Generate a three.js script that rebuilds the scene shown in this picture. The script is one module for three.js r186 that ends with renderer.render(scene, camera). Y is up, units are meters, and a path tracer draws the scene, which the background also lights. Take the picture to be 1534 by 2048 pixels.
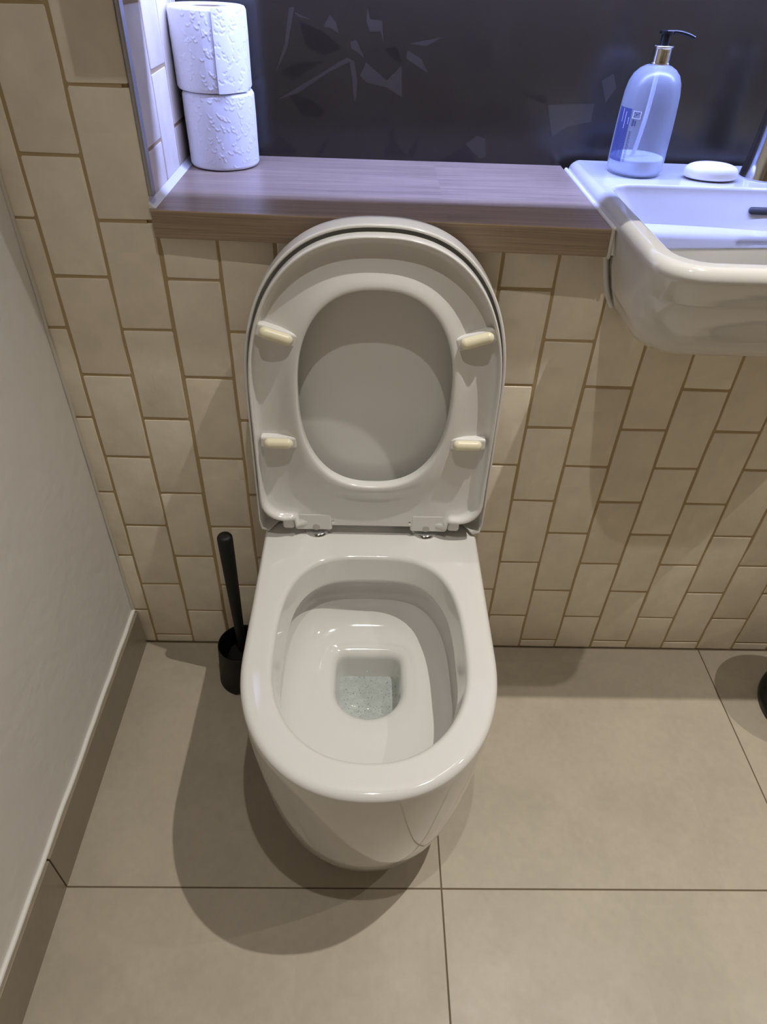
import * as THREE from 'three';
import { RoundedBoxGeometry } from 'three/addons/geometries/RoundedBoxGeometry.js';
import { mergeGeometries, mergeVertices, toCreasedNormals } from 'three/addons/utils/BufferGeometryUtils.js';
import { RectAreaLightUniformsLib } from 'three/addons/lights/RectAreaLightUniformsLib.js';

// ---------------------------------------------------------------- camera, lights, exposure
const scene = new THREE.Scene();
const camera = new THREE.PerspectiveCamera(2 * Math.atan(1024 / 1358.7) * 180 / Math.PI, 1534 / 2048, 0.02, 20);
{
  // world-to-camera rows (right, down, forward) measured from the tile grid
  const right = new THREE.Vector3(0.99947271, 0.03169063, 0.0070718);
  const down = new THREE.Vector3(0.01965275, -0.76378699, 0.64516912);
  const fwd = new THREE.Vector3(0.02584716, -0.64468995, -0.76400706);
  const m = new THREE.Matrix4().makeBasis(right, down.clone().negate(), fwd.clone().negate());
  camera.quaternion.setFromRotationMatrix(m);
  camera.position.set(0.5203, 1.167, 0.9387);
}
RectAreaLightUniformsLib.init();
const renderer = new THREE.WebGLRenderer({ antialias: true });
renderer.toneMapping = THREE.LinearToneMapping;
renderer.toneMappingExposure = 0.82;
renderer.shadowMap.enabled = true;
const CEIL = 2.4;
const DOWNLIGHTS = [                       // x, z, candela
  { x: 1.14, z: 0.355, cd: 9.6, aim: .30, radius: .5, label: 'round recessed ceiling downlight above the basin' },
  { x: 0.59, z: 0.76, cd: 3.4, radius: .5, label: 'round recessed ceiling downlight above the toilet front' },
  { x: 2.06, z: 0.40, cd: 6.3, radius: .5, label: 'round recessed ceiling downlight near the right wall' },
];
const LAMP_COLOR = new THREE.Color(1.0, 0.955, 0.885);
const LED = { y: 1.275, z: -0.143, x0: 0.26, x1: 1.37, w: 0.003, nits: 1220, color: new THREE.Color(0.34, 0.43, 1.05) };

// ---------------------------------------------------------------- helpers
function rng(seed) { let s = seed >>> 0; return () => { s = (s + 0x6D2B79F5) >>> 0; let t = s; t = Math.imul(t ^ (t >>> 15), t | 1); t ^= t + Math.imul(t ^ (t >>> 7), t | 61); return ((t ^ (t >>> 14)) >>> 0) / 4294967296; }; }
const usedNames = new Map();
function numbered(n) { const k = usedNames.get(n) || 0; usedNames.set(n, k + 1); return k ? n + '_' + String(k).padStart(3, '0') : n; }
function shadow(o) { o.traverse(c => { if (c.isMesh) { c.castShadow = true; c.receiveShadow = true; } }); return o; }
function part(name, geo, mat, parent) { const m = new THREE.Mesh(geo, mat); m.name = name; m.castShadow = m.receiveShadow = true; parent.add(m); return m; }
function group(name, pos = [0, 0, 0]) { const g = new THREE.Group(); g.name = numbered(name); g.position.set(...pos); scene.add(g); return g; }
function tag(o, label, category, grp) { o.userData.label = label; o.userData.category = category; if (grp) o.userData.group = grp; return o; }
function struct(o, label) { o.userData.kind = 'structure'; if (label) o.userData.label = label; return o; }
function boxAt(x0, x1, y0, y1, z0, z1, r = 0) {
  const g = r ? new RoundedBoxGeometry(x1 - x0, y1 - y0, z1 - z0, 2, r) : new THREE.BoxGeometry(x1 - x0, y1 - y0, z1 - z0);
  g.translate((x0 + x1) / 2, (y0 + y1) / 2, (z0 + z1) / 2);
  return g;
}
// planar uv in metres from the dominant normal
function metreUV(g, ox = 0, oy = 0, scale = 1) {
  const p = g.attributes.position, n = g.attributes.normal, uv = new Float32Array(p.count * 2);
  for (let i = 0; i < p.count; i++) {
    const ax = Math.abs(n.getX(i)), ay = Math.abs(n.getY(i)), az = Math.abs(n.getZ(i));
    let u, v;
    if (ay >= ax && ay >= az) { u = p.getX(i); v = p.getZ(i); } else if (ax >= az) { u = p.getZ(i); v = p.getY(i); } else { u = p.getX(i); v = p.getY(i); }
    uv[2 * i] = u * scale + ox; uv[2 * i + 1] = v * scale + oy;
  }
  g.setAttribute('uv', new THREE.BufferAttribute(uv, 2)); return g;
}
// loft of closed rings: rings[i] = array of [x,y,z] of equal length
function loft(rings, { capStart = false, capEnd = false, closeRings = true } = {}) {
  const N = rings[0].length, pos = [], idx = [], uv = [];
  for (let i = 0; i < rings.length; i++) for (let j = 0; j <= N; j++) { const p = rings[i][j % N]; pos.push(p[0], p[1], p[2]); uv.push(j / N, i / rings.length); }
  const M = N + 1;
  for (let i = 0; i + 1 < rings.length; i++) for (let j = 0; j < N; j++) { const a = i * M + j, b = a + 1, c = a + M, d = c + 1; idx.push(a, b, d, a, d, c); }
  const cap = (i, flip) => { let c = [0, 0, 0]; for (const p of rings[i]) for (let k = 0; k < 3; k++) c[k] += p[k] / N; const ci = pos.length / 3; pos.push(...c); uv.push(.5, .5); for (let j = 0; j < N; j++) flip ? idx.push(ci, i * M + j + 1, i * M + j) : idx.push(ci, i * M + j, i * M + j + 1); };
  if (capStart) cap(0, true); if (capEnd) cap(rings.length - 1, false);
  let g = new THREE.BufferGeometry();
  g.setAttribute('position', new THREE.Float32BufferAttribute(pos, 3));
  g.setAttribute('uv', new THREE.Float32BufferAttribute(uv, 2));
  g.setIndex(idx);
  g.deleteAttribute('uv'); g = mergeVertices(g, 1e-6); g.computeVertexNormals();
  const vol = signedVolume(g); if (vol < 0) { const ix = g.index.array; for (let i = 0; i < ix.length; i += 3) { const t = ix[i]; ix[i] = ix[i + 1]; ix[i + 1] = t; } g.computeVertexNormals(); }
  metreUV(g);
  return g;
}
function bead(pts, r, seg = 60) { const g = new THREE.TubeGeometry(new THREE.CatmullRomCurve3(pts), seg, r, 8); const e = [pts[0], pts[pts.length - 1]].map(p => new THREE.SphereGeometry(r, 8, 6).translate(p.x, p.y, p.z)); return mergeGeometries([g, ...e]); }
function signedVolume(g) { const p = g.attributes.position, ix = g.index.array; let v = 0; const a = new THREE.Vector3(), b = new THREE.Vector3(), c = new THREE.Vector3(); for (let i = 0; i < ix.length; i += 3) { a.fromBufferAttribute(p, ix[i]); b.fromBufferAttribute(p, ix[i + 1]); c.fromBufferAttribute(p, ix[i + 2]); v += a.dot(b.cross(c)); } return v; }
// resample a closed polygon [[u,v],...] to N points at equal angles about (cu,cv)
function radial(poly, cu, cv, N) {
  const out = [];
  for (let j = 0; j < N; j++) {
    const th = 2 * Math.PI * j / N, du = Math.cos(th), dv = Math.sin(th); let best = 0;
    for (let k = 0; k < poly.length; k++) {
      const [ax, ay] = poly[k], [bx, by] = poly[(k + 1) % poly.length];
      const ex = bx - ax, ey = by - ay, den = du * ey - dv * ex; if (Math.abs(den) < 1e-12) continue;
      const t = ((ax - cu) * ey - (ay - cv) * ex) / den, s = ((ax - cu) * dv - (ay - cv) * du) / den;
      if (t > 0 && s >= -1e-9 && s <= 1 + 1e-9 && t > best) best = t;
    }
    out.push([cu + du * best, cv + dv * best]);
  }
  return out;
}
const lerp2 = (A, B, f) => A.map((a, i) => [a[0] + (B[i][0] - a[0]) * f, a[1] + (B[i][1] - a[1]) * f]);
function inset(A, d, c) { return A.map(a => { const dx = a[0] - c[0], dy = a[1] - c[1], l = Math.hypot(dx, dy), k = (l - d) / l; return [c[0] + dx * k, c[1] + dy * k]; }); }
function superArc(w, v0, b, n, a0, a1, steps) { const o = []; for (let i = 0; i <= steps; i++) { const t = a0 + (a1 - a0) * i / steps, c = Math.cos(t), s = Math.sin(t); o.push([w * Math.sign(c) * Math.abs(c) ** (2 / n), v0 + b * Math.sign(s) * Math.abs(s) ** (2 / n)]); } return o; }

// tileable value noise -> DataTexture
function noiseGrid(n, seed) { const r = rng(seed), g = new Float32Array(n * n); for (let i = 0; i < n * n; i++) g[i] = r(); return (x, y) => { x = ((x % n) + n) % n; y = ((y % n) + n) % n; const xi = Math.floor(x), yi = Math.floor(y), fx = x - xi, fy = y - yi, sx = fx * fx * (3 - 2 * fx), sy = fy * fy * (3 - 2 * fy), x1 = (xi + 1) % n, y1 = (yi + 1) % n; const a = g[yi * n + xi], b = g[yi * n + x1], c = g[y1 * n + xi], d = g[y1 * n + x1]; return a + (b - a) * sx + (c - a) * sy + (a - b - c + d) * sx * sy; }; }
function makeTexture(w, h, fn, srgb, metres) {
  const d = new Uint8Array(w * h * 4);
  for (let y = 0; y < h; y++) for (let x = 0; x < w; x++) { const c = fn(x / w, y / h), i = (y * w + x) * 4; d[i] = Math.max(0, Math.min(255, c[0])); d[i + 1] = Math.max(0, Math.min(255, c[1])); d[i + 2] = Math.max(0, Math.min(255, c[2])); d[i + 3] = 255; }
  const t = new THREE.DataTexture(d, w, h); t.wrapS = t.wrapT = THREE.RepeatWrapping; t.magFilter = THREE.LinearFilter; t.minFilter = THREE.LinearMipmapLinearFilter; t.generateMipmaps = true;
  if (srgb) t.colorSpace = THREE.SRGBColorSpace; t.repeat.set(1 / metres[0], 1 / metres[1]); t.needsUpdate = true; return t;
}
const nA = noiseGrid(64, 11), nB = noiseGrid(64, 23), nC = noiseGrid(128, 37);
const fbm = (n, x, y, f) => n(x * f, y * f) * .5 + n(x * f * 2, y * f * 2) * .25 + n(x * f * 4, y * f * 4) * .15 + n(x * f * 8, y * f * 8) * .1;

// ---------------------------------------------------------------- materials
const std = o => new THREE.MeshStandardMaterial(o), phy = o => new THREE.MeshPhysicalMaterial(o);
const mottle = (base, amp, seedN, f) => makeTexture(256, 256, (u, v) => { const k = 1 + amp * (fbm(seedN, u, v, f) - .5) * 2; return base.map(c => c * k); }, true, [.32, .32]);
const bumpFine = makeTexture(256, 256, (u, v) => { const k = 255 * (.6 * fbm(nA, u, v, 8) + .4 * fbm(nC, u, v, 32)); return [k, k, k]; }, false, [.25, .25]);
const tileBase = [[233, 222, 203], [230, 219, 200], [235, 225, 206], [229, 217, 197]];
const tileMats = tileBase.map((b, i) => phy({ map: mottle(b, .05, i % 2 ? nA : nB, 8), roughness: .42, bumpMap: bumpFine, bumpScale: .0006 }));
const groutMat = std({ color: 0xb09a75, roughness: .95, bumpMap: bumpFine, bumpScale: .001 });
const floorTex = makeTexture(512, 512, (u, v) => { const k = 1 + .09 * (fbm(nA, u, v, 8) - .5) + .05 * (fbm(nC, u, v, 64) - .5); return [171 * k, 161 * k, 144 * k]; }, true, [.6, .6]);
const floorRough = makeTexture(256, 256, (u, v) => { const k = 118 + 50 * (fbm(nB, u, v, 8) - .5); return [k, k, k]; }, false, [.6, .6]);
const floorMat = phy({ map: floorTex, roughnessMap: floorRough, roughness: 1, bumpMap: bumpFine, bumpScale: .0002 });
const floorGrout = std({ color: 0x6a5c48, roughness: .95 });
const skirtMat = phy({ map: floorTex, color: 0xd2cec6, roughness: .3 });
const wallBump = makeTexture(512, 512, (u, v) => { const k = 255 * (.7 * fbm(nB, u, v, 6) + .3 * fbm(nC, u, v, 50)); return [k, k, k]; }, false, [1, 1]);
const plaster = std({ color: 0xdedbd4, roughness: .8, bumpMap: wallBump, bumpScale: .003 });
const ceilMat = std({ color: 0x8a847a, roughness: .9 });
const ceramic = phy({ color: 0xd8d6d2, roughness: .07, clearcoat: .4, clearcoatRoughness: .03, ior: 1.55 });
const seatPlastic = phy({ color: 0xe0deda, roughness: .15, ior: 1.5 });
const padMat = phy({ color: 0xe6dfc2, roughness: .35, transmission: 0 });
const chrome = std({ color: 0xdfe0e2, metalness: 1, roughness: .09 });
const alu = std({ color: 0xa9a9ad, metalness: 1, roughness: .35 });
const blackPlastic = phy({ color: 0x070707, roughness: .6 });
const blackGloss = phy({ color: 0x101114, roughness: .3 });
const sealant = phy({ color: 0xe4e2dc, roughness: .45 });
const oldSealant = std({ color: 0xcbc5b8, roughness: .6 });
const woodTex = makeTexture(1024, 1024, (u, v) => {
  const warp = .02 * (fbm(nA, u, v, 4) - .5);
  const s = fbm(nC, u * .04, v + warp * .5, 128) * .55 + nC(u * 7, (v + warp * .5) * 384) * .45, band = fbm(nB, u * .15, v + warp, 12);
  const pore = nC(u * 20, v * 512) > .84 ? -.09 : 0;
  const k = .78 + .42 * s + .12 * (band - .5) + pore;
  return [150 * k, 129 * k, 108 * k];
}, true, [.62, .31]);
const woodMat = phy({ map: woodTex, roughness: .36 });
const edgeTex = woodTex.clone(); edgeTex.repeat.set(1 / .5, 1 / .16); edgeTex.needsUpdate = true;
const woodEdge = phy({ map: edgeTex, roughness: .5 });
const woodLine = std({ color: 0xb39a7c, roughness: .5 });

// ---------------------------------------------------------------- the grid of the tiled wall
const W = 0.078, H = 0.15407, Y0 = 0.0228, JOINT = 0.0043;
const ROOM = { x0: 0.046, x1: 2.40, z1: 1.9 };
const NICHE = { x0: 0.230, x1: 1.391, y0: 0.854, y1: 1.34, z: -0.290 };
const SILL_TOP = 0.889;

// ---------------------------------------------------------------- structure
{ // floor: porcelain squares on a bed of grout
  const f = struct(group('floor'), 'beige porcelain floor tiles with thin dark joints');
  part('grout_bed', boxAt(ROOM.x0 - .1, ROOM.x1 + .1, -.12, -.0012, -.02, ROOM.z1 + .1), floorGrout, f);
  const xs = [0.0546, 0.6538, 1.2527, 1.8517, 2.42], zs = [0.002, 0.4944, 1.0944, 1.6944, 1.92]; let n = 0;
  for (let i = 0; i < xs.length - 1; i++) for (let j = 0; j < zs.length - 1; j++) {
    const g = boxAt(xs[i] + .0011, xs[i + 1] - .0011, -.01, 0, zs[j] + .0011, zs[j + 1] - .0011, .0008);
    metreUV(g, .17 * n, .29 * n); n++;
    part(n > 1 ? 'floor_tile_' + String(n - 1).padStart(3, '0') : 'floor_tile', g, floorMat, f);
  }
}
struct(part('ceiling', boxAt(ROOM.x0 - .1, ROOM.x1 + .1, CEIL + .012, CEIL + .12, -.35, ROOM.z1 + .1), ceilMat, scene));
{ const w = struct(group('wall_left'), 'off-white painted plaster wall');
  part('plaster', metreUV(boxAt(ROOM.x0 - .1, ROOM.x0, 0, CEIL + .012, -.002, ROOM.z1 + .1)), plaster, w);
  // wavering sealant where plaster meets tile
  const r = rng(5), pts = []; for (let i = 0; i <= 40; i++) pts.push(new THREE.Vector3(ROOM.x0 + .0008 + .0022 * r(), .10 + i * .045, .0012 + .001 * r()));
  part('sealant', bead(pts, .0032, 160), oldSealant, w); }
const dimWall = std({ color: 0xd2c8b8, roughness: .8, bumpMap: wallBump, bumpScale: .002 });
struct(part('wall_right', metreUV(boxAt(ROOM.x1, ROOM.x1 + .1, 0, CEIL + .012, -.35, ROOM.z1 + .1)), plaster, scene));
struct(part('wall_front', metreUV(boxAt(ROOM.x0, ROOM.x1, 0, CEIL + .012, ROOM.z1, ROOM.z1 + .1)), dimWall, scene));
{ const d = struct(group('door_1'), 'beige door in the wall facing the toilet');
  part('leaf', metreUV(boxAt(.55, 1.38, .004, 2.03, ROOM.z1 - .02, ROOM.z1 - .001, .003)), std({ color: 0xa89880, roughness: .5 }), d);
  part('handle', boxAt(.62, .74, 1.0, 1.018, ROOM.z1 - .065, ROOM.z1 - .02, .006), std({ color: 0xb8b8ba, metalness: 1, roughness: .25 }), d); }
// skirting of floor tile along the left wall
{ const b = struct(group('baseboard_left'), 'skirting of beige floor tile with white sealant on top');
  const zs = [.004, .4944, 1.0944, 1.6944, 1.9]; let n = 0;
  for (let j = 0; j < 4; j++) { const g = boxAt(ROOM.x0, .0576, 0, .0985, zs[j] + .0012, zs[j + 1] - .0012, .0012); metreUV(g, .4 * j, .1 * j); part(n++ ? 'skirting_tile_00' + (n - 1) : 'skirting_tile', g, skirtMat, b); }
  const r = rng(9), pts = []; for (let i = 0; i <= 60; i++) pts.push(new THREE.Vector3(ROOM.x0 + .0022 + .0014 * r(), .0992 + .001 * r(), .003 + i * 1.895 / 60));
  part('sealant', bead(pts, .0042, 200), sealant, b);
}
// tiled back wall
const tileCache = new Map();
function tileGeometry(w, h, seed, bev = .0016, thick = .008) {   // hand-made tile: uneven edge, soft bevel, face at z = 0
  const key = w.toFixed(4) + h.toFixed(4) + seed; if (tileCache.has(key)) return tileCache.get(key);
  const r = rng(seed * 977 + 13), e = .0007, pts = [], nx = 2, ny = 4, c = Math.min(.0016, w * .2, h * .2);
  const jit = () => (r() - .5) * 2 * e;
  for (let i = 0; i < nx; i++) pts.push([-w / 2 + c + (w - 2 * c) * i / (nx - 1), -h / 2 + jit()]);
  for (let i = 0; i < ny; i++) pts.push([w / 2 + jit(), -h / 2 + c + (h - 2 * c) * i / (ny - 1)]);
  for (let i = 0; i < nx; i++) pts.push([w / 2 - c - (w - 2 * c) * i / (nx - 1), h / 2 + jit()]);
  for (let i = 0; i < ny; i++) pts.push([-w / 2 + jit(), h / 2 - c - (h - 2 * c) * i / (ny - 1)]);
  const tilt = [(r() - .5) * .0014 / w * .5, (r() - .5) * .0016 / h * .5];
  const ring = (d, z) => pts.map(([x, y]) => { const kx = 1 - 2 * d / w, ky = 1 - 2 * d / h, X = x * kx, Y = y * ky; return [X, Y, z + X * tilt[0] + Y * tilt[1]]; });
  const rings = [ring(-.0004, -thick), ring(0, -.0012), ring(bev * .3, -.0004), ring(bev, 0)];
  const N = pts.length, pos = [], idx = [];
  for (const q of rings) for (const p of q) pos.push(...p);
  for (let i = 0; i < 3; i++) for (let j = 0; j < N; j++) { const a = i * N + j, b = i * N + (j + 1) % N; idx.push(a, b, b + N, a, b + N, a + N); }
  const ci = pos.length / 3; pos.push(0, 0, .0002); for (let j = 0; j < N; j++) idx.push(3 * N + j, 3 * N + (j + 1) % N, ci);
  const g = new THREE.BufferGeometry(); g.setAttribute('position', new THREE.Float32BufferAttribute(pos, 3)); g.setIndex(idx); g.computeVertexNormals();
  const gc = metreUV(toCreasedNormals(g, .3), r(), r());
  tileCache.set(key, gc); return gc;
}
let tileN = 0;
function addTile(parent, x0, x1, y0, y1, z, turn) {
  const w = x1 - x0, h = y1 - y0; if (w < .004 || h < .004) return;
  const full = Math.abs(w - (W - JOINT)) < 1e-4 && Math.abs(h - (H - JOINT)) < 1e-4, r = rng(tileN * 31 + 7);
  const m = part(parent.userData.tiles ? 'tile_' + String(parent.userData.tiles).padStart(3, '0') : 'tile', tileGeometry(w, h, full ? 1 + Math.floor(r() * 7) : 9 + tileN), tileMats[Math.floor(r() * 4)], parent);
  parent.userData.tiles = (parent.userData.tiles || 0) + 1; tileN++;
  if (turn) { m.position.set(z, (y0 + y1) / 2, -(x0 + x1) / 2); m.rotation.y = Math.PI / 2; } else m.position.set((x0 + x1) / 2, (y0 + y1) / 2, z);
  return m;
}
{
  const w = struct(group('wall_back'), 'wall of vertical cream tiles laid in half bond with brown grout');
  const gz = -.0011, xR = ROOM.x1, t = .10;
  const gp = [boxAt(ROOM.x0 - .1, .862, 0, NICHE.y0 - .001, -t, gz), boxAt(.862, 1.36, 0, .79, -t, gz), boxAt(1.36, xR, 0, NICHE.y0 - .001, -t, gz), boxAt(ROOM.x0 - .1, NICHE.x0 - .008, NICHE.y0 - .001, CEIL + .012, -.35, gz), boxAt(NICHE.x1 + .008, xR, NICHE.y0 - .001, CEIL + .012, -.35, gz)];
  part('grout_bed', metreUV(mergeGeometries(gp)), groutMat, w);
  part('plaster_above', metreUV(boxAt(NICHE.x0 - .008, NICHE.x1 + .008, NICHE.y1, CEIL + .012, -.35, -.001)), plaster, w);
  part('niche_back_fill', boxAt(NICHE.x0 - .008, NICHE.x1 + .008, NICHE.y0 - .05, NICHE.y1, -.35, NICHE.z - .012), plaster, w);
  for (let j = 0; j <= 33; j++) {
    const xa = Math.max(j * W + JOINT / 2, ROOM.x0 + .002), xb = Math.min((j + 1) * W - JOINT / 2, xR - .001);
    if (xb - xa < .004) continue;
    const odd = (j % 2 === 0) ? 1 : 0;                      // columns start alternately half a tile up
    for (let k = -1; k < 17; k++) {
      let ya = Y0 + (k + odd * .5) * H + JOINT / 2, yb = ya + H - JOINT, x1 = xb, x0 = xa;
      ya = Math.max(ya, .001); if (yb < .006) continue;
      const opening = xb > NICHE.x0 && xa < NICHE.x1;
      if (opening) { if (j === 2) { x1 = Math.min(xb, .2305); } else { yb = Math.min(yb, NICHE.y0 - .0005); if (j >= 11 && j <= 16) yb = Math.min(yb, .79); if (ya > yb - .006) continue; } }
      if (yb > CEIL) yb = CEIL; if (ya > CEIL - .01) continue;
      if (!opening && j > 4 && ya > .85) continue;
      addTile(w, x0, x1, ya, yb, 0);
    }
  }
  delete w.userData.tiles;
}
{ // tiled cheek of the recess, left side; plain right cheek
  const w = struct(group('wall_niche_left'), 'tiled left cheek of the recess');
  part('grout_bed', metreUV(boxAt(NICHE.x0 - .02, NICHE.x0 - .0011, NICHE.y0 - .001, NICHE.y1, -.35, -.004)), groutMat, w);
  const edges = [0.004, 0.0285, 0.1065, 0.1845, 0.2625, 0.292];
  for (let c = 0; c < edges.length - 1; c++) for (let k = 4; k < 10; k++) {
    let ya = Y0 + (k + (c % 2 ? 0 : .5)) * H + JOINT / 2, yb = ya + H - JOINT; if (yb < NICHE.y0 + .01 || ya > NICHE.y1) continue;
    addTile(w, edges[c] + JOINT / 2, edges[c + 1] - JOINT / 2, Math.max(ya, NICHE.y0), Math.min(yb, NICHE.y1), NICHE.x0, true);
  }
  delete w.userData.tiles;
  struct(part('wall_niche_right', metreUV(boxAt(NICHE.x1, NICHE.x1 + .01, NICHE.y0 - .001, NICHE.y1, -.35, -.001)), plaster, scene), 'right cheek of the recess');
}
{ // printed panel closing the back of the recess
  const px = 1280, cw = 1.17, ch = .50, cv = document.createElement('canvas'); cv.width = px; cv.height = Math.round(px * ch / cw);
  const g = cv.getContext('2d'), X = x => (x - .22) / cw * px, Y = y => cv.height - (y - .85) / ch * cv.height;
  g.fillStyle = 'rgb(38,33,24)'; g.fillRect(0, 0, px, cv.height);
  const r = rng(77);
  for (let i = 0; i < 240; i++) { g.fillStyle = r() > .5 ? 'rgba(50,44,34,.06)' : 'rgba(22,18,15,.06)'; g.beginPath(); const cx = r() * px, cy = r() * cv.height; g.moveTo(cx, cy); for (let k = 0; k < 4; k++) g.lineTo(cx + (r() - .5) * 160, cy + (r() - .5) * 160); g.fill(); }
  const L = [[[.453,1.08],[.462,1.07],[.466,1.057],[.454,1.064],[.443,1.065]],[[.483,1.047],[.492,1.051],[.505,1.027],[.494,1.035],[.485,1.039]],[[.369,.969],[.478,1.028],[.485,1.024],[.453,1.01],[.403,.98]],[[.481,1.027],[.489,1.024],[.494,.999],[.493,.976],[.489,.969],[.486,1.002]],[[.498,1.005],[.507,1.023],[.539,1],[.561,1.02],[.564,.978],[.54,.991],[.509,.996]],[[.569,1.04],[.59,1.03],[.602,1.012],[.587,1.019],[.568,1.029]],[[.508,1.09],[.512,1.076],[.53,1.075],[.533,1.047],[.528,1.062],[.512,1.061],[.507,1.073]],[[.394,1.086],[.402,1.087],[.388,1.036],[.369,1.005],[.385,1.042]],[[.794,.975],[.867,.979],[.867,.954],[.831,.946],[.809,.931]],[[.401,1.081],[.426,1.073],[.408,1.075]],[[.571,1.048],[.621,1.058],[.597,1.046]],[[.67,.916],[.688,.929],[.702,.924],[.706,.899],[.696,.895]],[[.871,1.01],[.887,1.02],[.896,1.001],[.884,.981]]];
  const D = [[[.388,.976],[.418,.974],[.445,.955],[.433,.947],[.406,.95]],[[.351,.893],[.369,.921],[.399,.893]],[[.425,.892],[.45,.922],[.439,.896]],[[.537,.892],[.55,.934],[.558,.913],[.579,.894]],[[.575,.897],[.595,.928],[.588,.894]],[[.632,.89],[.671,.916],[.693,.89]],[[.812,.888],[.811,.921],[.822,.888]],[[.859,.908],[.879,.935],[.884,.905]],[[.754,.987],[.792,.975],[.79,.987]],[[.491,.893],[.495,.9],[.494,.891]],[[.408,1.07],[.443,1.059],[.472,1.039],[.443,1.029],[.417,1.04]],[[.534,1.041],[.553,1.044],[.561,1.023],[.546,1.029]],[[.375,1.005],[.398,1.018],[.442,1.022],[.397,.996]],[[1.119,.963],[1.133,.951],[1.132,.945]],[[1.108,.936],[1.133,.927],[1.117,.924]],[[1.046,.982],[1.062,.99],[1.065,.986]]];
  const poly = (p, dx = 0, dy = 0) => { g.beginPath(); p.forEach(([x, y], i) => i ? g.lineTo(X(x + dx), Y(y + dy)) : g.moveTo(X(x + dx), Y(y + dy))); g.closePath(); g.fill(); };
  const all = (dx, dy) => { g.fillStyle = 'rgba(66,60,52,.5)'; for (const p of L) poly(p, dx, dy); g.fillStyle = 'rgba(20,17,15,.6)'; for (const p of D) poly(p, dx, dy); };
  all(0, 0); 
  const t = new THREE.CanvasTexture(cv); t.colorSpace = THREE.SRGBColorSpace; t.anisotropy = 8;
  const m = phy({ map: t, roughness: .22, ior: 1.6 });
  const pg = new THREE.BoxGeometry(cw, ch, .012); pg.translate(.22 + cw / 2, .85 + ch / 2, NICHE.z - .006);
  struct(part('wall_niche_back', pg, m, scene), 'dark brown glossy panel printed with faint leaf shards');
}
{ // metal corner trim of the recess
  const s = new THREE.Shape(); s.moveTo(-.0035, -.012); s.lineTo(-.0035, 0); s.quadraticCurveTo(-.0032, .0030, .0006, .0034); s.lineTo(.0026, .002); s.lineTo(.0026, -.012); s.closePath();
  const g = new THREE.ExtrudeGeometry(s, { depth: .43, bevelEnabled: false, curveSegments: 6 }); g.rotateX(-Math.PI / 2); g.scale(1, 1, -1);
  const ix = g.index; // mirrored: flip the faces
  const p = g.attributes.position.array; if (!ix) for (let i = 0; i < p.length; i += 9) for (let k = 0; k < 3; k++) { const q = p[i + 3 + k]; p[i + 3 + k] = p[i + 6 + k]; p[i + 6 + k] = q; }
  g.computeVertexNormals(); g.translate(.2345, .903, 0);
  struct(part('trim_1', g, alu, scene), 'slim metal edge trim on the tiled corner beside the paper rolls');
}

// ---------------------------------------------------------------- shelf in the recess
{
  const g = group('shelf', [0, 0, 0]); tag(g, 'brown wood-effect shelf filling the tiled recess behind the toilet', 'shelf');
  const xa = .2335, xb = .8312, yb = .854, fa = .012, fb = .034, back = NICHE.z + .001;
  const board = (y0, y1, f0, f1, zb) => { // plan quad with a slightly skew front edge
    const s = new THREE.Shape(); s.moveTo(xa, -f0); s.lineTo(xb, -f1); s.lineTo(xb, -zb); s.lineTo(xa, -zb); s.closePath();
    const e = new THREE.ExtrudeGeometry(s, { depth: y1 - y0, bevelEnabled: false }); e.rotateX(-Math.PI / 2); e.translate(0, y0, 0); return e; };
  const top = board(yb, SILL_TOP, fa - .0012, fb - .0012, back); metreUV(top); part('board', top, woodMat, g);
  const slab = (y0, y1, d0, d1) => { const s = new THREE.Shape(); s.moveTo(xa, -(fa + d1)); s.lineTo(xb, -(fb + d1)); s.lineTo(xb, -(fb + d0)); s.lineTo(xa, -(fa + d0)); s.closePath(); const e = new THREE.ExtrudeGeometry(s, { depth: y1 - y0, bevelEnabled: false }); e.rotateX(-Math.PI / 2); e.translate(0, y0, 0); return e; };
  part('front_edging', metreUV(slab(yb - .0002, SILL_TOP - .0014, -.0012, .0004)), woodEdge, g);
  part('edge_line', slab(SILL_TOP - .0014, SILL_TOP + .0002, -.0014, .0003), woodLine, g);
  // sealant fillets
  { const s = new THREE.Shape(); s.moveTo(0, 0); s.lineTo(.0085, 0); s.quadraticCurveTo(.0042, .0022, 0, .0068); s.closePath(); const e = new THREE.ExtrudeGeometry(s, { depth: .294, bevelEnabled: false }); e.translate(.2305, SILL_TOP, -.2885); part('sealant', e, sealant, g); }
}

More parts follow.
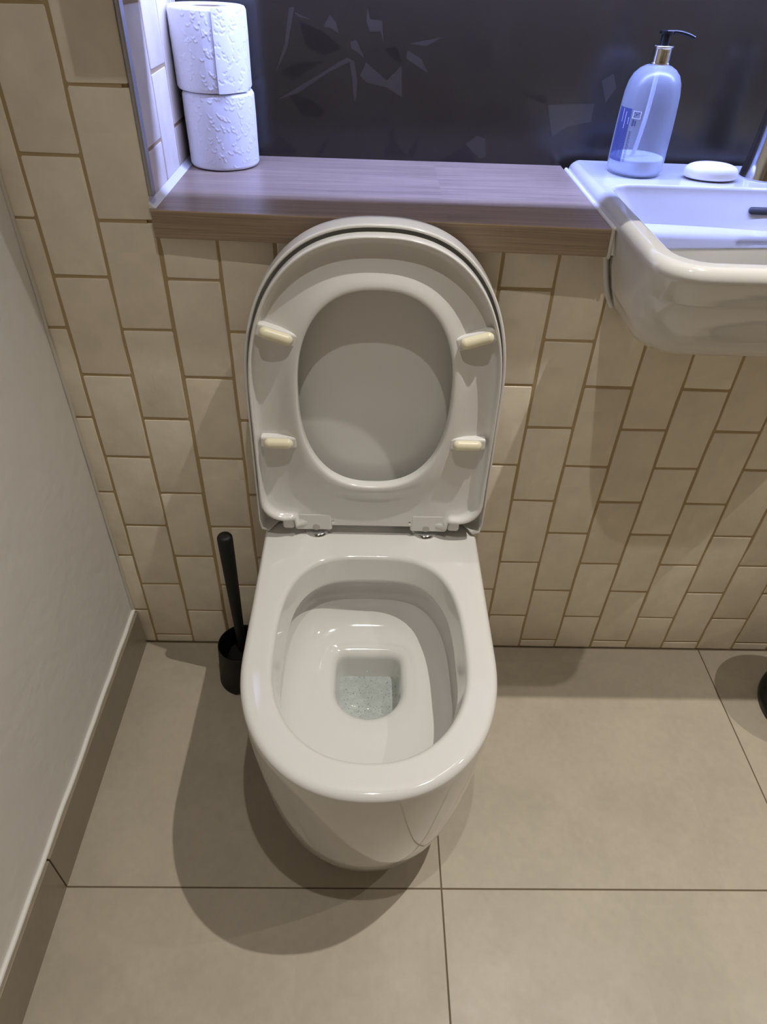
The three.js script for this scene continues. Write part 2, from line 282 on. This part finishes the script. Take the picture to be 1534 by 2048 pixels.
// ---------------------------------------------------------------- mirror cabinet above the recess (outside the picture) and its LED strip
{
  const c = group('wall_cabinet', [0, 0, 0]); tag(c, 'white wall cabinet hung over the recess above the shelf', 'cabinet');
  part('body', boxAt(.2345, 1.388, 1.24, 1.95, -.1363, .0885, .0008), ceramic.clone(), c); c.children[0].material = std({ color: 0xdad7d0, roughness: .5 });
  for (let i = 0; i < 2; i++) { const d = part(i ? 'door_001' : 'door', boxAt(.2345 + i * .5775, .8105 + i * .5775, 1.24, 1.95, .089, .118, .002), std({ color: 0xdad7d0, roughness: .45 }), c); }
  const s = group('led_strip', [0, 0, 0]); tag(s, 'cool blue-white light strip tucked behind the wall cabinet', 'light');
  part('profile', boxAt(LED.x0 - .01, LED.x1 + .01, LED.y + .002, NICHE.y1 - .001, LED.z - .006, LED.z + .006), alu, s);
  part('diffuser', boxAt(LED.x0, LED.x1, LED.y, LED.y + .0025, LED.z - LED.w / 2, LED.z + LED.w / 2), std({ color: 0x222222, emissive: LED.color, emissiveIntensity: 3 }), s);
  const L = new THREE.RectAreaLight(LED.color, LED.nits, LED.x1 - LED.x0, LED.w); L.position.set((LED.x0 + LED.x1) / 2, LED.y - .0015, LED.z); L.lookAt((LED.x0 + LED.x1) / 2, 0, LED.z); scene.add(L);
}

// ---------------------------------------------------------------- ceiling downlights
for (const d of DOWNLIGHTS) {
  const g = group('ceiling_downlight', [d.x, CEIL, d.z]); tag(g, d.label, 'light');
  const ring = new THREE.LatheGeometry([[.026, .008], [.026, .002], [.030, -.002], [.042, -.003], [.045, 0], [.045, .010]].map(q => new THREE.Vector2(...q)), 40); part('trim_ring', ring, std({ color: 0xe8e8e6, roughness: .4 }), g);
  const lens = new THREE.CylinderGeometry(.026, .026, .003, 32); lens.translate(0, .008, 0); part('lens', lens, std({ color: 0x333333, emissive: LAMP_COLOR, emissiveIntensity: 2 }), g);
  const s = new THREE.SpotLight(LAMP_COLOR, d.cd, 0, .80, 1, 2); s.position.set(d.x, CEIL - .012, d.z); s.target.position.set(d.x, 0, d.z + (d.aim || 0)); s.castShadow = true; s.shadow.radius = d.radius; s.shadow.mapSize.set(2048, 2048); s.shadow.bias = -.0004;
  scene.add(s); scene.add(s.target);
}

// ---------------------------------------------------------------- toilet
const TX = .5297, RIM = .40;
{
  const T = group('toilet', [TX, 0, 0]); tag(T, 'white wall-hung toilet with raised seat and lid', 'toilet');
  const N = 176, CZ = .33, c = [0, CZ];
  const dshape = (w, f, zs, nn, zb = .0) => { const a = superArc(w, zs, f - zs, nn, 0, Math.PI, 72); a.push([-w, zb + .006], [-w + .006, zb], [w - .006, zb], [w, zb + .006]); return radial(a, 0, CZ, N); };
  const outer = dshape(.1785, .5476 + .0028, .335, 2.2);
  const opening = radial([...superArc(.134, .34, .161, 2.2, 0, Math.PI, 60), ...superArc(.134, .34, .195, 3.2, Math.PI, 2 * Math.PI, 60).slice(1, -1)], 0, CZ, N);
  const sump = radial([...superArc(.0525, .282, .053, 2.0, 0, Math.PI, 50), ...superArc(.0525, .282, .066, 8, Math.PI, 2 * Math.PI, 50).slice(1, -1)], 0, CZ - .06, N);
  const rings = [], R3 = (poly, y) => rings.push(poly.map(q => [q[0], y, q[1]]));
  // outside, from under the pan up to the rim
  const prof = [[.035, .065, .34, .20], [.037, .092, .40, .22], [.045, .112, .45, .245], [.062, .130, .484, .275], [.09, .1445, .505, .30], [.13, .1555, .518, .315], [.18, .163, .528, .325], [.235, .1685, .536, .33], [.29, .173, .5425, .333], [.335, .176, .547, .335], [.365, .1775, .549, .335], [.382, .178, .550, .335]];
  for (const [y, w, f, zs] of prof) R3(dshape(w, f, zs, 2.2), y);
  for (let i = 1; i <= 6; i++) { const a = i / 6 * Math.PI / 2, r = .011; R3(inset(outer, r * (1 - Math.cos(a)), c), RIM - r + r * Math.sin(a)); }
  R3(inset(outer, .02, c), RIM); R3(lerp2(inset(outer, .02, c), inset(opening, -.013, c), .6), RIM);
  for (let i = 0; i <= 6; i++) { const a = i / 6 * Math.PI / 2, r = .009; R3(inset(opening, -r * (1 - Math.sin(a)), c), RIM - r * (1 - Math.cos(a))); }
  R3(inset(opening, .004, c), .372); R3(inset(opening, .0068, c), .357); R3(inset(opening, .0074, c), .3525); R3(inset(opening, .0066, c), .3508); R3(inset(opening, .0045, c), .3500); R3(inset(opening, -.008, c), .3490);
  R3(inset(opening, -.0165, c), .346); R3(inset(opening, -.0185, c), .338);
  const U = inset(opening, -.0190, c), SE = inset(sump, -.018, [0, CZ - .06]);
  R3(inset(opening, -.0190, c), .3245);
  for (let i = 1; i <= 16; i++) { const a = i / 16 * Math.PI / 2, fx = .85 * (1 - Math.cos(a)); R3(lerp2(U, SE, fx), .248 + .076 * (1 - Math.sin(a))); }
  for (let i = 1; i <= 8; i++) { const t = i / 8; R3(lerp2(U, SE, .85 + .15 * t), .248 - .003 * t ** 1.5); }
  for (let i = 1; i <= 5; i++) { const a = i / 5 * Math.PI / 2, r = .018; R3(inset(sump, -r * (1 - Math.sin(a)), [0, CZ - .06]), .245 - r * (1 - Math.cos(a))); }
  R3(inset(sump, .003, [0, CZ - .06]), .20); R3(inset(sump, .006, [0, CZ - .06]), .17); R3(inset(sump, .012, [0, CZ - .06]), .14); R3(inset(sump, .025, [0, CZ - .06]), .125);
  const bowl = loft(rings, { capStart: true, capEnd: true });
  part('bowl', bowl, ceramic, T);

  // raised frame: origin on the hinge line, tilted back a little; seat plane local (x, y), t = z forward
  const place = m => { m.rotation.x = -.026; m.position.set(0, .425, .0845); return m; };
  // lid
  {
    const M = 160, cl = [0, .235];
    const lidPoly = (w, top, bot, rad) => { const a = superArc(w, .23, top - .23, 2.4, 0, Math.PI, 72); for (let i = 0; i <= 6; i++) { const t = Math.PI + i / 6 * Math.PI / 2; a.push([-w + rad + rad * Math.cos(t), bot + rad + rad * Math.sin(t)]); } for (let i = 0; i <= 6; i++) { const t = 1.5 * Math.PI + i / 6 * Math.PI / 2; a.push([w - rad + rad * Math.cos(t), bot + rad + rad * Math.sin(t)]); } return radial(a, 0, .235, M); };
    const o = lidPoly(.1855, .4755, -.021, .012), rr = [], add = (d, t) => rr.push(inset(o, d, cl).map(q => { const k = (1 - THREE.MathUtils.smoothstep(q[1], -.013, -.002)) * (1 - THREE.MathUtils.smoothstep(Math.abs(q[0]), .155, .172)); return [q[0], q[1], t > -.02 ? t + (-.021 - t) * k : t]; }));
    add(.06, -.044); add(.016, -.0435); add(.006, -.041); add(.0015, -.036); add(0, -.030); add(0, .003); add(.0006, .0055); add(.0022, .0065); add(.0040, .0058); add(.0046, .003); add(.0052, -.018); add(.0085, -.0225); add(.015, -.0235); add(.08, -.0235);
    const lid = place(part('lid', loft(rr, { capStart: true, capEnd: true }), seatPlastic, T));
    for (const s of [-1, 1]) { const k = new RoundedBoxGeometry(.0195, .0235, .026, 3, .005); k.translate(s * .1368, -.0012, -.005); part('hinge_knuckle', k, seatPlastic, lid); }
  }
  // seat
  {
    const M = 200, cs = [0, .2413], w = .178;
    const a = superArc(w, .23, .236, 2.4, 0, Math.PI, 80);
    for (let i = 0; i <= 8; i++) { const t = Math.PI + i / 8 * Math.PI / 2, r = .036; a.push([-w + r + r * Math.cos(t), .0135 + r + r * Math.sin(t)]); }
    a.push([-.126, .0135], [-.1262, -.003], [.1262, -.003], [.126, .0135]);
    for (let i = 0; i <= 8; i++) { const t = 1.5 * Math.PI + i / 8 * Math.PI / 2, r = .036; a.push([w - r + r * Math.cos(t), .0135 + r + r * Math.sin(t)]); }
    const O = radial(a, 0, .2413, M), I = radial(superArc(.1095, .2413, .1557, 2.4, 0, 2 * Math.PI, 140).slice(0, -1), 0, .2413, M);
    const P = [[.05, 0], [.012, .001], [0, .004], [0, .0185], [.012, .0212], [.035, .0219], [.058, .0208], [.07, .018], [.085, .0125], [.12, .0088], [.2, .0072], [.34, .0072], [.5, .0085], [.62, .0108], [.73, .0140], [.82, .0172], [.90, .0190], [.955, .0192], [.985, .0182], [1, .0155], [1, .004], [.985, .001], [.95, 0], [.5, 0], [.05, 0]];
    const rr = P.map(([f, t]) => lerp2(O, I, f).map((q, j) => { // the channel flattens out along the lower edge between the hinges
      const low = THREE.MathUtils.smoothstep(.09 - q[1], 0, .07) * (1 - THREE.MathUtils.smoothstep(Math.abs(q[0]), .10, .14)); let tt = t; if (f < .8 && t > .003 && low > 0) tt = t + (.0078 - t) * low; return [q[0], q[1], tt]; }));
    const seat = place(part('seat', loft(rr), seatPlastic, T));
    // rubber buffers on ribs
    const pad = (x, y, ang, L) => {
      const rib = new THREE.Mesh(new RoundedBoxGeometry(L + .012, .020, .014, 3, .004), seatPlastic); rib.name = 'rib'; rib.geometry.translate(0, 0, .0115); rib.position.set(x, y, 0); rib.rotation.z = ang; rib.castShadow = rib.receiveShadow = true; seat.add(rib);
      const b = new THREE.Mesh(new THREE.CapsuleGeometry(.0078, L - .0156, 8, 20), padMat); b.name = 'buffer'; b.geometry.rotateZ(Math.PI / 2); b.geometry.scale(1, 1, .95); b.position.set(x, y, .0195); b.rotation.z = ang; b.castShadow = b.receiveShadow = true; b.userData.label = 'cream rubber buffer'; seat.add(b);
    };
    pad(-.134, .3325, -.31, .046); pad(.1355, .3335, .31, .046); pad(-.141, .163, 0, .043); pad(.1405, .1667, 0, .043);
    for (const s of [-1, 1]) {
      const k = new RoundedBoxGeometry(.0615, .036, .020, 4, .0045); k.translate(s * .0952, .0035, -.0015); part('hinge_knuckle', k, seatPlastic, seat);
      const cap = new THREE.CylinderGeometry(.0105, .0105, .004, 28); cap.rotateZ(Math.PI / 2); cap.translate(s * .0632, .0035, -.002); part('pin_cap', cap, chrome, seat);
      const notch = new THREE.CylinderGeometry(.0062, .0062, .0012, 20); notch.rotateX(Math.PI / 2); notch.translate(s * .091, -.007, .0084); part('screw_recess', notch, std({ color: 0xb9b5ad, roughness: .4 }), seat);
    }
    const mk = mergeGeometries([-1, 0].map(i => { const b = new THREE.BoxGeometry(.0075, .0016, .0008); b.translate(.006 + i * .014, .036, .0074); return b; })); part('moulded_mark', mk, std({ color: 0xb8b4ac, roughness: .5 }), seat);
  }
  for (const s of [-1, 1]) {
    const pl = part('hinge_plate', new THREE.LatheGeometry([[0, .006], [.012, .006], [.0185, .0052], [.0225, .003], [.0228, 0]].map(q => new THREE.Vector2(...q)), 40), chrome, T); pl.position.set(s * .0905, RIM, .0765);
    const po = part('hinge_post', new THREE.CylinderGeometry(.0058, .0058, .022, 20), chrome, T); po.position.set(s * .0905, RIM + .010, .0800);
  }
  // water
  const ws = inset(sump, .0034, [0, CZ - .06]), sh = new THREE.Shape(ws.map(q => new THREE.Vector2(q[0] + TX, -q[1])));
  const wg = new THREE.ShapeGeometry(sh); wg.rotateX(-Math.PI / 2); wg.translate(0, .186, 0); metreUV(wg);
  const wb = makeTexture(256, 256, (u, v) => { const k = 255 * (.5 * fbm(nC, u, v, 24) + .5 * (nC(u * 60, v * 60) > .72 ? 1 : .3)); return [k, k, k]; }, false, [.09, .09]);
  const sp = makeTexture(256, 256, (u, v) => { const k = nC(u * 90, v * 90) > .86 ? 185 : 232 + 30 * (fbm(nA, u, v, 16) - .5); return [k * .97, k, k * .985]; }, true, [.16, .16]);
  const water = part('toilet_water', wg, phy({ map: sp, roughness: .12, transmission: .55, thickness: 0, ior: 1.33, bumpMap: wb, bumpScale: .0012 }), scene);
  tag(water, 'shallow rippled water with tiny bubbles in the toilet bowl', 'water');
}

// ---------------------------------------------------------------- toilet brush
{
  const g = group('toilet_brush_holder', [.281, 0, .082]); tag(g, 'black round toilet brush cup on the floor beside the toilet', 'brush holder');
  const pr = [[.0, .012], [.040, .012], [.0495, .004], [.0515, 0], [.0530, 0], [.0527, .006], [.0505, .03], [.048, .07], [.0462, .099], [.0455, .1012], [.0442, .1005], [.0435, .097], [.0455, .04], [.046, .018], [0, .016]].map(q => new THREE.Vector2(...q));
  const lg = new THREE.LatheGeometry(pr, 72), p = lg.attributes.position;
  for (let i = 0; i < p.count; i++) { const x = p.getX(i), y = p.getY(i), z = p.getZ(i); if (y < .009) { const a = Math.atan2(z, x); const d = Math.min(Math.abs(a - 1.15), 1); if (d < .62) p.setY(i, y + .0115 * Math.sqrt(Math.max(0, 1 - (d / .62) ** 4))); } }
  lg.computeVertexNormals(); part('cup', lg, blackPlastic, g);
  const b = group('toilet_brush', [.281, 0, .082]); tag(b, 'black toilet brush with straight handle standing in its cup', 'brush');
  part('handle', new THREE.LatheGeometry([[0, .386], [.007, .3858], [.011, .3845], [.0130, .381], [.0134, .375], [.0112, .25], [.0086, .13], [.0072, .07], [.006, .05], [0, .05]].map(q => new THREE.Vector2(...q)), 32), blackPlastic, b);
  const br = new THREE.LatheGeometry([[0, .022], [.022, .024], [.031, .035], [.033, .055], [.026, .074], [.008, .08], [0, .08]].map(q => new THREE.Vector2(...q)), 32); part('bristles', br, std({ color: 0x16161a, roughness: .95, bumpMap: bumpFine, bumpScale: .004 }), b);
  b.rotation.z = 0;
}

// ---------------------------------------------------------------- basin
const DECK = .905;
{
  const g = group('washbasin', [0, 0, 0]); tag(g, 'white ceramic semi-recessed washbasin set into the shelf', 'basin');
  const x0 = .836, x1 = 1.386, N = 160, c = [(x0 + x1) / 2, -.02];
  const rrect = (xa, xb, za, zb, rb, rf) => { const a = [], arc = (cx, cz, r, s) => { for (let i = 0; i <= 10; i++) { const t = s + i / 10 * Math.PI / 2; a.push([cx + r * Math.cos(t), cz + r * Math.sin(t)]); } }; arc(xb - rf, zb - rf, rf, 0); arc(xa + rf, zb - rf, rf, Math.PI / 2); arc(xa + rb, za + rb, rb, Math.PI); arc(xb - rb, za + rb, rb, 1.5 * Math.PI); return radial(a, c[0], c[1], N); };
  const R = [], add = (poly, y) => R.push(poly.map(q => [q[0], y, q[1]]));
  const ob = (ins, f, back, rf = .055) => rrect(x0 + ins, x1 - ins, back, f, .006, rf);
  const c2 = c;
  // underside and front apron (in front of the wall face only), then the full depth above the shelf underside
  add(ob(.085, .085, .0012, .05), .752); add(ob(.062, .108, .0012, .05), .7545); add(ob(.044, .128, .0012, .052), .763); add(ob(.030, .146, .0012), .780); add(ob(.020, .164, .0012), .805); add(ob(.012, .182, .0012), .833); add(ob(.0095, .191, .0012), .8515);
  add(ob(.0090, .192, .0012), .8555); add(ob(.0090, .192, -.268), .8556); add(ob(.005, .204, -.268), .872); add(ob(.002, .210, -.268), .885);
  const top = ob(0, .214, -.268), cen = c;
  add(inset(top, .0002, cen), .8895); for (let i = 1; i <= 6; i++) { const a = i / 6 * Math.PI / 2, r = .0145; add(inset(top, r * (1 - Math.cos(a)), cen), DECK - r + r * Math.sin(a)); }
  const inn = rrect(x0 + .0285, x1 - .0285, -.122, .188, .035, .042);
  add(inset(inn, -.007, cen), DECK);
  for (let i = 0; i <= 5; i++) { const a = i / 5 * Math.PI / 2, r = .006; add(inset(inn, -r * (1 - Math.sin(a)), cen), DECK - r * (1 - Math.cos(a))); }
  add(inset(inn, .003, cen), .892); for (const [d, y] of [[.010, .884], [.022, .868], [.037, .851], [.055, .836], [.075, .824], [.098, .815], [.12, .81], [.138, .808]]) add(inset(inn, d, cen), y);
  part('bowl', loft(R, { capStart: true, capEnd: true }), ceramic, g);
  const drain = new THREE.LatheGeometry([[0, .004], [.018, .005], [.021, .003], [.022, 0]].map(q => new THREE.Vector2(...q)), 32); drain.translate(c[0], .8078, c[1] + .03); part('drain', drain, chrome, g);
  const ov = new THREE.CapsuleGeometry(.0058, .05, 6, 18); ov.rotateZ(Math.PI / 2); ov.scale(1, 1, .35); ov.rotateX(-.75); ov.translate(1.1045, .8785, -.1062); part('overflow_slot', ov, std({ color: 0x2b2a29, roughness: .5 }), g);
  // sealant: along the shelf end, down the wall at the apron
  const p1 = [new THREE.Vector3(.8345, .8895, -.262), new THREE.Vector3(.8345, .8893, -.1), new THREE.Vector3(.8345, .8893, .033)]; part('sealant', bead(p1, .0032, 24), sealant, g);
  const p2 = [[.838, .852], [.8405, .845], [.8445, .83], [.849, .812], [.857, .79], [.866, .774]].map(q => new THREE.Vector3(q[0] + .0022, q[1], .0010)); part('sealant', bead(p2, .0046, 32), sealant, g);
  part('sealant', boxAt(.8313, .8455, .8542, .8868, .001, .0315, .002), sealant, g);
  const p3 = [new THREE.Vector3(.8338, .889, .0335), new THREE.Vector3(.8345, .87, .0335), new THREE.Vector3(.8355, .853, .0325)]; part('sealant', bead(p3, .0028, 24), oldSealant, g);
}
{ // tap
  const g = group('basin_tap', [1.118, DECK, -.188]); tag(g, 'tall chrome mixer tap standing on the washbasin', 'tap');
  part('body', new THREE.LatheGeometry([[0, 0], [.0335, 0], [.0338, .002], [.031, .012], [.0285, .03], [.0268, .06], [.0255, .10], [.025, .135], [.0245, .139], [0, .14]].map(q => new THREE.Vector2(...q)), 48), chrome, g);
  part('spout', new THREE.TubeGeometry(new THREE.CatmullRomCurve3([[0, .108, .015], [0, .116, .06], [0, .118, .1], [0, .108, .128], [0, .096, .132]].map(q => new THREE.Vector3(...q))), 32, .0115, 14), chrome, g);
  const lv = new RoundedBoxGeometry(.018, .007, .085, 3, .003); lv.rotateX(-.18); lv.translate(0, .156, .02); part('lever', lv, chrome, g);
  const cp = new THREE.CylinderGeometry(.0235, .0245, .012, 40); cp.translate(0, .1465, 0); part('cap', cp, chrome, g);
}
{ // pump bottle
  const g = group('soap_dispenser', [.9195, DECK, -.192]); tag(g, 'frosted clear pump bottle of hand wash on the washbasin corner', 'soap dispenser');
  const pr = [[0, .0005], [.036, .0005], [.0395, .003], [.0408, .008], [.041, .02], [.0405, .06], [.0395, .09], [.0385, .105], [.0360, .118], [.0315, .1275], [.025, .134], [.018, .1378], [.0142, .139], [.0135, .142]].map(q => new THREE.Vector2(...q));
  const plastic = phy({ color: 0xdde3ee, roughness: .30, transmission: .80, thickness: 0, ior: 1.45 });
  part('bottle', new THREE.LatheGeometry(pr, 72), plastic, g);
  const soap = [[0, .003], [.036, .003], [.0385, .008], [.0387, .022], [.038, .0235], [0, .0235]].map(q => new THREE.Vector2(...q)); part('hand_wash', new THREE.LatheGeometry(soap, 48), phy({ color: 0xf2f4fa, roughness: .5 }), g);
  const tube = new THREE.TubeGeometry(new THREE.CatmullRomCurve3([[0, .135, 0], [-.001, .09, .002], [-.006, .045, .006], [-.014, .008, .010]].map(q => new THREE.Vector3(...q))), 30, .0032, 10); part('dip_tube', tube, phy({ color: 0xf4f6ff, roughness: .4 }), g);
  part('collar', new THREE.LatheGeometry([[.0128, .139], [.0142, .1395], [.0140, .1415], [.0128, .143], [.0126, .1575], [.0135, .159], [.0142, .1605], [.0138, .162], [.008, .1625], [0, .1625]].map(q => new THREE.Vector2(...q)), 40), chrome, g);
  const head = [new THREE.CylinderGeometry(.0062, .0068, .013, 24).translate(0, .1685, 0), new THREE.CylinderGeometry(.0098, .0098, .0035, 28).translate(0, .1765, 0)];
  const noz = new THREE.TubeGeometry(new THREE.CatmullRomCurve3([[0, .1768, 0], [.014, .1772, .004], [.026, .1752, .008], [.036, .1718, .011]].map(q => new THREE.Vector3(...q))), 20, .0026, 10);
  part('pump_head', mergeGeometries([...head, noz].map(q => { q = q.toNonIndexed(); q.deleteAttribute('uv'); return q; })), blackGloss, g);
  // printed back label
  const cv = document.createElement('canvas'); cv.width = 256; cv.height = 512; const c = cv.getContext('2d'); c.clearRect(0, 0, 256, 512);
  const r = rng(41); c.fillStyle = 'rgba(74,84,140,.8)'; c.fillRect(0, 30, 140, 450);
  c.fillStyle = 'rgba(30,38,88,.85)'; for (let x = 6; x < 136; x += 8) { let y = 36; const end = 300 + r() * 170; while (y < end) { const l = 6 + r() * 26; c.fillRect(x, y, 3, l); y += l + 5; } }
  c.fillStyle = 'rgba(205,215,255,.9)'; c.fillRect(60, 40, 5, 110); c.fillRect(92, 60, 5, 140); c.fillRect(124, 100, 4, 60);
  c.strokeStyle = 'rgba(225,232,255,.95)'; c.lineWidth = 5; c.strokeRect(158, 44, 58, 58); c.strokeStyle = 'rgba(50,60,110,.85)'; c.lineWidth = 5; c.beginPath(); c.moveTo(166, 94); c.lineTo(208, 52); c.moveTo(168, 54); c.lineTo(188, 74); c.stroke();
  c.fillStyle = 'rgba(60,68,112,.7)'; c.fillRect(160, 112, 16, 56); c.fillRect(182, 120, 10, 44);
  c.fillStyle = 'rgba(40,48,92,.85)'; let yy = 210; while (yy < 470) { const l = 5 + r() * 7; c.fillRect(156, yy, 5, l); c.fillRect(164 + r() * 4, yy, 8, 3); c.fillRect(156, yy + l - 2, 16, 3); yy += l + 6; }
  const t = new THREE.CanvasTexture(cv); t.colorSpace = THREE.SRGBColorSpace;
  const lab = new THREE.CylinderGeometry(.0406, .0413, .078, 24, 1, true, -1.55, 1.2); lab.translate(0, .054, 0);
  part('label', lab, std({ map: t, transparent: true, roughness: .4, side: THREE.DoubleSide }), g);
}
{ // bar of soap
  const g = new THREE.SphereGeometry(1, 64, 40), p = g.attributes.position;
  for (let i = 0; i < p.count; i++) { let x = p.getX(i), y = p.getY(i), z = p.getZ(i); const f = (v, n) => Math.sign(v) * Math.abs(v) ** n; const rad = Math.hypot(x, z) || 1e-9, k = Math.min(1, rad ** .62) / rad; let X = x * k * .0395, Z = z * k * .0235, Y = y > 0 ? f(y, .9) * .0135 : f(y, .45) * .0095; p.setXYZ(i, X, Y, Z); }
  g.computeVertexNormals();
  const s = tag(part('soap_bar', g, phy({ color: 0xf3f0ec, roughness: .38 }), scene), 'white oval soap bar lying on the washbasin beside the tap', 'soap'); s.position.set(1.027, DECK + .0098, -.165); s.rotation.y = -.12;
}
// ---------------------------------------------------------------- toilet paper
{
  const em = document.createElement('canvas'); em.width = 1024; em.height = 256; const c = em.getContext('2d'); c.fillStyle = '#808080'; c.fillRect(0, 0, 1024, 256); const r = rng(19);
  for (let i = 0; i < 2600; i++) { const v = 110 + Math.floor(r() * 40); c.fillStyle = `rgba(${v},${v},${v},.25)`; c.fillRect(r() * 1024, r() * 256, 2, 2); }
  for (let i = 0; i < 420; i++) { const x = r() * 1024, y = r() * 256, s = 6 + r() * 7, a = .3 + r() * 2.2; c.lineCap = 'round'; for (const [lw, al] of [[11, .16], [8, .22], [5, .3], [2.5, .4]]) { c.lineWidth = lw; c.strokeStyle = `rgba(225,225,225,${al})`; c.beginPath(); c.arc(x, y, s, a, a + 1.6); c.stroke(); } }
  const bt = new THREE.CanvasTexture(em); bt.wrapS = bt.wrapT = THREE.RepeatWrapping;
  const paper = std({ color: 0xf0eeec, roughness: .95, bumpMap: bt, bumpScale: .0013 });
  const roll = (seed, R, hgt) => {
    const prf = [[.021, .001], [R - .006, 0], [R - .002, .0012], [R, .005], [R, hgt * .33], [R + .0004, hgt * .66], [R, hgt - .005], [R - .002, hgt - .0012], [R - .006, hgt], [.021, hgt - .001], [.021, .001]].map(q => new THREE.Vector2(...q));
    const g = new THREE.LatheGeometry(prf, 72), p = g.attributes.position, rr = rng(seed), ph = [rr() * 6, rr() * 6, rr() * 6];
    for (let i = 0; i < p.count; i++) { const x = p.getX(i), z = p.getZ(i), a = Math.atan2(z, x), d = Math.hypot(x, z); if (d > .03) { const k = 1 + .012 * Math.sin(2 * a + ph[0]) + .008 * Math.sin(3 * a + ph[1]) + .002 * Math.sin(7 * a + ph[2] + p.getY(i) * 40); p.setX(i, x * k); p.setZ(i, z * k); } }
    g.computeVertexNormals(); const uv = g.attributes.uv, n = p.count; for (let i = 0; i < n; i++) uv.setXY(i, uv.getX(i) * 1, p.getY(i) / .1 + seed * .3);
    return g;
  };
  const core = new THREE.CylinderGeometry(.0208, .0208, .097, 32, 1, true); core.translate(0, .0495, 0); const card = std({ color: 0xa58d6c, roughness: .9, side: THREE.DoubleSide });
  const flap = (R, a0, a1, h0, h1) => { // loose outer sheet end lifting away a little, with thickness
    const pos = [], idx = [], n = 14, m = 6; for (let k = 0; k < 2; k++) for (let i = 0; i <= n; i++) for (let j = 0; j <= m; j++) { const f = i / n, a = a0 + (a1 - a0) * f, h = h0 + (h1 - h0) * (j / m), lift = .0003 + .0020 * f * f * (1 - .7 * j / m) + .0006 * Math.sin(f * 9 + j); const q = R + lift + k * .0004; pos.push(q * Math.sin(a), h, q * Math.cos(a)); }
    const S = (n + 1) * (m + 1), id = (k, i, j) => k * S + i * (m + 1) + j; for (let i = 0; i < n; i++) for (let j = 0; j < m; j++) { idx.push(id(1, i, j), id(1, i + 1, j), id(1, i + 1, j + 1), id(1, i, j), id(1, i + 1, j + 1), id(1, i, j + 1)); idx.push(id(0, i, j), id(0, i + 1, j + 1), id(0, i + 1, j), id(0, i, j), id(0, i, j + 1), id(0, i + 1, j + 1)); }
    const rim = (a, b) => idx.push(a[0], b[0], b[1], a[0], b[1], a[1]); for (let i = 0; i < n; i++) { rim([id(0, i, 0), id(1, i, 0)], [id(0, i + 1, 0), id(1, i + 1, 0)]); rim([id(1, i, m), id(0, i, m)], [id(1, i + 1, m), id(0, i + 1, m)]); } for (let j = 0; j < m; j++) rim([id(0, n, j), id(1, n, j)], [id(0, n, j + 1), id(1, n, j + 1)]);
    const g = new THREE.BufferGeometry(); g.setAttribute('position', new THREE.Float32BufferAttribute(pos, 3)); g.setIndex(idx); g.computeVertexNormals(); const uv = []; for (let i = 0; i < pos.length / 3; i++) uv.push(Math.atan2(pos[3 * i], pos[3 * i + 2]) / 6.283, pos[3 * i + 1] / .1); g.setAttribute('uv', new THREE.Float32BufferAttribute(uv, 2)); return g;
  };
  const a = group('toilet_roll', [.2895, SILL_TOP + .0006, -.2335]); tag(a, 'lower of two stacked white toilet rolls, standing on the wooden shelf', 'toilet roll', 'stacked toilet rolls');
  part('paper', roll(3, .0528, .1), paper, a); part('core_tube', core, card, a);
  const b = group('toilet_roll', [.2855, SILL_TOP + .1012, -.2335]); tag(b, 'upper of two stacked white toilet rolls, with loose sheet end', 'toilet roll', 'stacked toilet rolls');
  part('paper', roll(8, .0536, .1), paper, b); part('core_tube', core, card, b); part('loose_sheet', flap(.0538, 1.25, .28, .001, .099), paper, b);
}
// ---------------------------------------------------------------- pedal bin
{
  const g = group('pedal_bin', [1.44, 0, .157]); tag(g, 'round pedal bin with black base ring under the washbasin', 'bin');
  part('base_ring', new THREE.LatheGeometry([[0, .001], [.111, .001], [.1135, .004], [.1135, .014], [.110, .021], [.103, .024], [.098, .024], [0, .024]].map(q => new THREE.Vector2(...q)), 64), blackGloss, g);
  part('body', new THREE.LatheGeometry([[0, .024], [.098, .024], [.0985, .26], [.0985, .262], [0, .262]].map(q => new THREE.Vector2(...q)), 64), phy({ color: 0xcfc8ba, roughness: .35 }), g);
  part('lid', new THREE.LatheGeometry([[0, .292], [.03, .291], [.07, .285], [.095, .274], [.1005, .266], [.1005, .262], [0, .262]].map(q => new THREE.Vector2(...q)), 64), phy({ color: 0xcfc8ba, roughness: .35 }), g);
  const pd = new RoundedBoxGeometry(.05, .008, .04, 3, .003); pd.translate(0, .013, .13); part('pedal', pd, blackGloss, g);
}
renderer.render(scene, camera);
